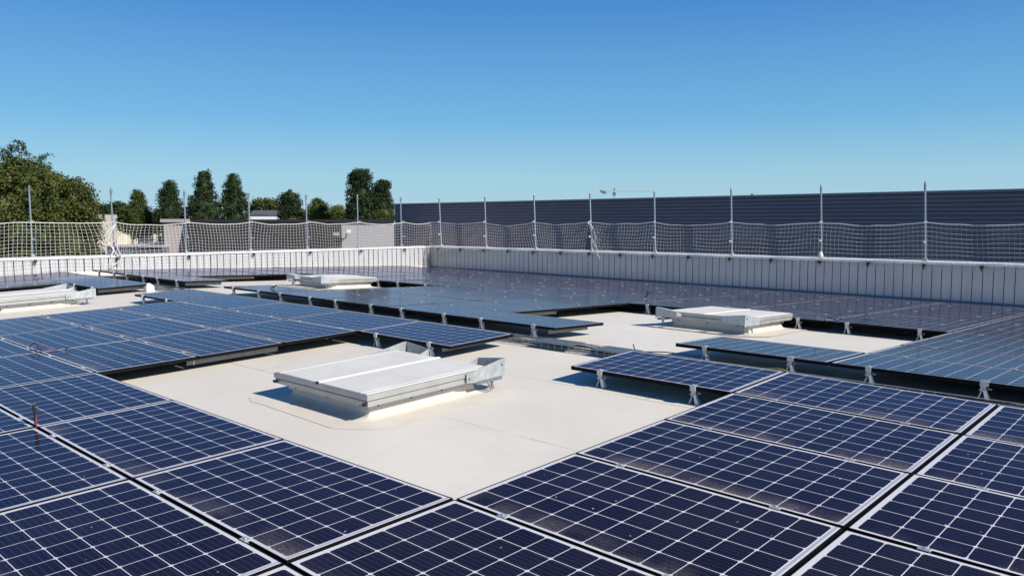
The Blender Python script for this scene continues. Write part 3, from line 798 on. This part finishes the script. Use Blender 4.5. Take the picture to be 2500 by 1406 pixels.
kk = 200/FPX; b = MB(); b.prism([(-.3,h_+.003),(20.5,h_+.003),(17,h_+1.2),(3,h_+1.2)], .8, w_+.6, 'x'); fixn(b.build('slate_roof', M['slate'], r_))
b = MB()
for q in range(7): b.box(.9+q*.68,1.3+q*.68,-.34,-.32,h_+.1,h_+.3)
b.build('roof_windows', M['galvdark'], r_)
r_, w_, h_ = facade('white_building', 455, 475, 240, 524, 10, 'white', 'small bit of white wall between the two leftmost tall trees', 'white', zt=.1)

def van(px, d, ln, hh, label, rz=0, mat='white'):
    x = (px-1250)/FPX*d; root = empty('parked_van', (x, d, 0.0), Matrix.Rotation(rz,3,'Z'), label, 'van', 'white vehicles parked beyond the shed')
    b = MB(); pr = [(-ln/2,.35),(-ln/2,hh*.52),(-ln*.40,hh*.60),(-ln*.27,hh),(ln*.47,hh),(ln/2,hh*.9),(ln/2,.35)]
    b.prism(pr, -.95, .95, 'y'); fixn(b.build('body', M[mat], root))
    b = MB(); b.prism([(-ln*.385,hh*.62),(-ln*.27,hh*.93),(-ln*.12,hh*.93),(-ln*.12,hh*.62)], -.957, -.952, 'y'); b.box(ln*.0,ln*.3,-.957,-.952,hh*.62,hh*.9); b.build('windows', M['glassd'], root)
    for xx in (-ln*.3, ln*.32):
        for yy in (-.97, .75):
            b = MB(); b.tube([(xx,yy,.34),(xx,yy+.2,.34)], .34, 12); b.build('wheel', M['black'], root)
van(372, 300, 6.4, 3.9, 'white panel van right of the cream house, seen through the net')
van(395, 306, 5.2, 3.3, 'white van at the right end of the parked row', pi)
van(352, 296, 4.6, 2.0, 'white car-sized van at the left of the parked pair', pi)
van(245, 300, 5.0, 3.0, 'white vehicle half hidden by foliage at far left')
van(281, 302, 5.4, 2.6, 'white vehicle just left of the rope tangle')

def pole():
    d = 95; a = at(233, 487, d)
    root = empty('utility_pole', (a.x, d, 0), None, 'thin utility pole with wires right of the big left trees', 'utility pole')
    b = MB(); b.tube([(0,0,0),(0,0,a.z)], [.16,.10], 8); b.build('pole', M['bark'], root)
    b = MB(); b.box(-.7,.7,-.05,.05,a.z-.5,a.z-.38); b.build('crossarm', M['bark'], root)
    for dz, ex in ((-.1,14.0),(-.45,14.5)):
        b = MB(); b.tube([(i/12*ex, i/12*30, a.z+dz-1.2*4*(i/12)*(1-i/12)*.5 - .6*i/12) for i in range(13)], .012, 4, False); b.build('wire', M['black'], root)
pole()

def crane():
    d = 600; a = at(1498, 469, d); z = a.z; kx = d/FPX
    root = empty('tower_crane', (a.x, d, 0), None, 'distant tower crane with long pale jib above the dark warehouse', 'crane')
    mt = plain("crane_hazed", (.55,.58,.60), .6)  # lightened colour, distance haze put into the paint
    def truss(p0, p1, w, r_, n_):
        b = MB(); p0, p1 = Vector(p0), Vector(p1); d_ = (p1-p0).normalized(); up = Vector((0,0,1)) if abs(d_.z) < .9 else Vector((1,0,0))
        sd_ = d_.cross(up).normalized()*w/2; u = up*w
        ch = [sd_*-1, sd_, u*.8] if abs(d_.z) < .9 else [sd_-up*w/2, -sd_-up*w/2, sd_+up*w/2, -sd_+up*w/2]
        for c in ch: b.tube([p0+c, p1+c], r_, 4)
        for i in range(n_):
            q0 = p0+(p1-p0)*(i/n_); q1 = p0+(p1-p0)*((i+1)/n_)
            for j in range(len(ch)): b.tube([q0+ch[j], q1+ch[(j+1)%len(ch)]], r_*.6, 3)
        return b
    truss((0,0,0),(0,0,z-1.0),1.6,.08,24).build('mast', mt, root)
    truss((0,0,z),(28.0,0,z+.3),1.0,.07,26).build('jib', mt, root)
    truss((-10,0,z+.1),(0,0,z),1.0,.10,8).build('counter_jib', mt, root)
    b = MB(); b.prism([(-10.8,z+1.4),(-9.4,z-.8),(-6.6,z-1.6),(-5.6,z-.3),(-7,z+.6)], -1.0, 1.0, 'y'); fixn(b.build('counterweight', M['galvdark'], root))
    b = MB(); b.box(-1.0,1.0,-1,1,z-2.6,z-.2); b.prism([(-.9,z+1.2),(.9,z+1.2),(0,z+3.2)], -.3, .3, 'y'); fixn(b.build('cab', M['galvdark'], root))
crane()

# ------------------------------------------------------------------ trees
def tree(px, d, prof, mat, label, n=9000, leaf=.22, seed=1, flat=.8, clusters=300, sig=.36, trunk=.3, group=None, twin=None, low=3.0, core=.62):
    """prof: list of (pixel y, half width px) from the top down; the crown narrows to the bole at 'low' metres."""
    rg = random.Random(seed); kx = d/FPX
    cx = (px-1250)*kx; zs = [(Z0+(541-y)*kx-(.5*sig if i_ == 0 else 0), max(w*kx*1.08-.30*sig, .08)) for i_, (y, w) in enumerate(prof)]
    ztop = zs[0][0]; zs.append((low+.8, zs[-1][1]*.9)); zs.append((low, zs[-1][1]*.35))
    def Rz(z):
        for (z1, w1), (z0, w0) in zip(zs, zs[1:]):
            if z0 <= z <= z1: return w0 + (w1-w0)*(z-z0)/max(z1-z0,1e-6)
        return 0.0
    root = empty('tree', (cx, d, 0), None, label, 'tree', group)
    b = MB()
    tp = [(0,0,0),(rg.uniform(-.1,.1),0,ztop*.3),(rg.uniform(-.2,.2),0,ztop*.6),(0,0,ztop-.6)]
    b.tube(tp, [trunk, trunk*.8, trunk*.5, .04], 8)
    for i in range(14):
        z = low+(ztop-low)*(.05+.8*i/14); a = rg.uniform(0,2*pi); q = Rz(z)*.75
        b.tube([(0,0,z),(cos(a)*q*.5,sin(a)*q*.5,z+q*.35),(cos(a)*q,sin(a)*q,z+q*.6)], [trunk*.3,trunk*.18,.02], 5)
    b.build('trunk', M['bark'], root)
    cl = []
    wsum = [Rz(low+(ztop-low)*i/60) for i in range(61)]
    for i in range(clusters):
        for _ in range(60):
            z = rg.uniform(low, ztop); q = Rz(z)
            if rg.random() < (q/ max(wsum))+.08: break
        a = rg.uniform(0,2*pi); rr = q*(1-.42*rg.random()**1.7)
        nz = 1+.13*noise.noise(Vector((cos(a)*1.3, sin(a)*1.3, z*.55+seed)))
        cl.append((cos(a)*rr*nz, sin(a)*rr*nz*flat, z-(.5*sig if z > ztop-1 else 0), (.55+.7*rg.random())*min(1.0, .35+.65*q/(1.6*sig))))
    if twin:                                   # a second leader beside the main one
        for (dx, y, w) in twin:
            for i in range(5):
                cl.append((dx*kx+rg.uniform(-w,w)*kx*.6, rg.uniform(-w,w)*kx*.6, Z0+(541-y)*kx-rg.uniform(0,.7), .28+.3*rg.random()))
    b = MB(); per = int(n*1.5)//clusters; V = b.v; F = b.f; Mi = b.m
    nz_, na_ = 22, 16; zt_ = ztop-.5*sig          # dense inner mass of the crown
    for i in range(nz_+1):
        z = low+.3+(zt_-low-.3)*i/nz_; q = Rz(z)*core
        for j in range(na_):
            a = 2*pi*j/na_; k_ = 1+.35*noise.noise(Vector((cos(a)*1.6, sin(a)*1.6, z*.8+seed)))
            V.append((cos(a)*q*k_, sin(a)*q*k_*flat, z))
    for i in range(nz_):
        for j in range(na_): F.append((i*na_+j, i*na_+(j+1)%na_, (i+1)*na_+(j+1)%na_, (i+1)*na_+j)); Mi.append(0)
    for (x, y, z, q) in cl:
        sg = sig*q
        for i in range(int(per*q*q*1.3)+9):
            gx, gy, gz = [max(-1.5, min(1.5, rg.gauss(0, 1))) for _ in range(3)]
            px_, py_, pz_ = x+gx*sg, y+gy*sg, z+gz*sg*.8
            l = leaf*(.6+.8*rg.random())
            u = Vector((rg.gauss(0,1), rg.gauss(0,1), rg.gauss(0,.7))).normalized()
            w = u.cross(Vector((rg.gauss(0,1), rg.gauss(0,1), rg.gauss(0,1)))).normalized()
            o = len(V); c = Vector((px_,py_,pz_))
            for p in (c-u*l*.55, c+w*l*.32, c+u*l*.55, c-w*l*.32): V.append(tuple(p))
            F.append((o,o+1,o+2,o+3)); Mi.append(0)
    b.build('crown', M[mat], root)
    return root
G = 'pyramidal trees behind the left parapet'
tree(342, 136, [(459,1),(470,7),(485,14),(505,20),(520,27),(541,30)], 'leafm', 'smallest slim pyramidal tree, leftmost of the pyramidal row', 7000, .22, 1, group=G, low=6.0, twin=[(-8,462,2),(-8,470,4),(-10,482,5),(8,470,5)])
tree(420, 133, [(434,1),(450,11),(470,20),(490,27),(512,32),(541,34)], 'leafd', 'dark dense pyramidal tree, second of the row from left', 11000, .22, 2, group=G)
tree(503, 133, [(413,2),(425,12),(445,18),(470,23),(485,32),(505,40),(541,42)], 'leafd', 'tall twin-topped pyramidal tree in the row left of centre', 13000, .22, 3, group=G, twin=[(-9,420,2),(-10,430,4),(-14,445,5),(11,416,2),(12,428,4),(16,446,5)])
tree(575, 135, [(420,2),(432,10),(455,19),(480,25),(505,29),(541,32)], 'leafd', 'narrow dark pyramidal tree right beside the twin-topped one', 11000, .22, 4, group=G, twin=[(-6,425,3),(15,441,3),(17,455,5),(20,470,5)])
tree(711, 136, [(459,3),(468,12),(482,21),(500,25),(541,27)], 'leafd', 'medium rounded dark tree right of the slate roof', 9000, .22, 5, group=G)
tree(777, 136, [(478,2),(490,12),(505,21),(520,27),(541,30)], 'leafm', 'low light green pyramidal tree right of the medium one', 7500, .22, 6, group=G)
tree(826, 140, [(497,4),(508,18),(520,26),(541,30)], 'leafm', 'lowest light green bushy tree left of the big dark pair', 6000, .22, 7, group=G)
tree(881, 130, [(412,7),(418,18),(432,25),(470,29),(505,31),(541,32)], 'leafd', 'biggest broad dark tree just left of the warehouse', 15000, .23, 8, group=G)
tree(934, 131, [(435,3),(446,14),(465,20),(490,23),(515,26),(541,27)], 'leafd', 'slightly lower dark tree touching the warehouse end', 11000, .22, 9, group=G)
tree(938, 116, [(508,3),(514,16),(524,24),(541,28)], 'leafo', 'yellow-green bush at the foot of the dark pair', 5000, .18, 10)
tree(650, 247, [(481,10),(490,28),(503,36),(541,40)], 'leafo', 'distant olive-brown tree behind the slate-roofed building', 7000, .55, 11, clusters=160, sig=.9)
tree(735, 154, [(505,4),(515,14),(541,18)], 'leafm', 'small light green shrub between the medium and low trees', 4000, .2, 20)
tree(280, 273, [(494,8),(503,30),(515,40),(541,44)], 'leafd', 'distant dark rounded tree clump right of the utility pole', 7000, .6, 12, clusters=160, sig=1.0)
tree(325, 156, [(500,8),(510,24),(541,30)], 'leafm', 'distant mid green tree behind the smallest pyramidal tree', 5000, .35, 13, low=6.5)
tree(375, 221, [(517,6),(524,20),(541,26)], 'leafd', 'distant low dark tree by the pale wall', 4000, .5, 14, sig=.7, low=6.0)
# the big trees at the far left
tree(30, 73, [(386,8),(396,50),(415,80),(450,100),(490,112),(541,118)], 'leafm', 'largest broad green tree filling the left edge', 27000, .22, 15, clusters=260, sig=.50, trunk=.4, core=.5)
tree(178, 78, [(428,6),(436,26),(455,38),(480,48),(505,54),(541,58)], 'leafo', 'rounded olive-green tree right of the largest tree', 15000, .21, 16, core=.5, clusters=190, sig=.42, trunk=.3)
tree(118, 84, [(408,5),(425,24),(450,40),(500,50),(541,55)], 'leafm', 'green tree wedged between the two big left trees', 12000, .22, 17, clusters=200, sig=.45)
tree(210, 81, [(500,4),(520,18),(560,24),(600,26)], 'leafd', 'dark shrub at the foot of the rounded olive tree', 5000, .2, 21, low=1.0)
def gum():
    d = 88; kx = d/FPX; rg = random.Random(33); root = empty('tree', ((60-1250)*kx, d, 0), None, 'loose airy tree with sparse branch tips rising behind the largest tree', 'tree')
    blobs = [(38,365,20,12),(56,352,12,8),(18,385,16,14),(45,392,26,13),(70,376,10,8),(80,404,22,12),(104,383,11,9),(112,398,16,11),(124,410,11,9),(100,416,22,10),(60,412,30,10),(10,370,9,7),(66,360,8,7)]
    b = MB(); b.tube([(0,0,0),(.2,0,6),(-.3,0,9.5),(-.6,0,Z0+(541-400)*kx)], [.35,.28,.18,.1], 8)
    tops = []
    for (x, y, w, h) in blobs:
        p = ((x-60)*kx, rg.uniform(-1,1), Z0+(541-y)*kx); tops.append((p, w*kx, h*kx))
        b.tube([(-.3,0,9.5),((p[0]-.3)*.5,p[1]*.5,(9.5+p[2])/2-.2),p], [.12,.08,.02], 5)
    b.build('trunk', M['bark'], root)
    b = MB()
    for p, w, h in tops:
        for j in range(int(7*w*h/.15)+4):
            c0 = Vector((rg.gauss(p[0], w*.5), rg.gauss(p[1], w*.5), rg.gauss(p[2], h*.5)))
            for i in range(12):
                c = c0+Vector((rg.gauss(0,.13),rg.gauss(0,.13),rg.gauss(0,.13))); l = .17*(.7+.6*rg.random())
                u = Vector((rg.gauss(0,1), rg.gauss(0,1), rg.gauss(0,1))).normalized(); v = u.cross(Vector((rg.gauss(0,1),rg.gauss(0,1),rg.gauss(0,1)))).normalized()
                b.add([c-u*l*.6, c+v*l*.3, c+u*l*.6, c-v*l*.3], [(0,1,2,3)])
    b.build('crown', M['leafd'], root)
gum()
def far_wood():
    rg = random.Random(9); b = MB()
    for i in range(2600):
        x = rg.uniform(-520, 60); d = 420 + rg.uniform(-15, 15)
        top = 7.0 + 2.5*noise.noise(Vector((x*.03, 0, 0))) + 1.5*noise.noise(Vector((x*.15, 2, 0)))
        z = rg.uniform(0, top); c = Vector((x, d, z)); l = 2.6*(.6+.8*rg.random())
        u = Vector((rg.gauss(0,1), rg.gauss(0,.6), rg.gauss(0,1))).normalized(); v = u.cross(Vector((rg.gauss(0,1),rg.gauss(0,1),rg.gauss(0,1)))).normalized()
        b.add([c-u*l*.6, c+v*l*.5, c+u*l*.6, c-v*l*.5], [(0,1,2,3)])
    tag(b.build('far_woodland', M['leafd']), 'low line of far-off woodland along the horizon', 'woodland', kind='stuff')
far_wood()
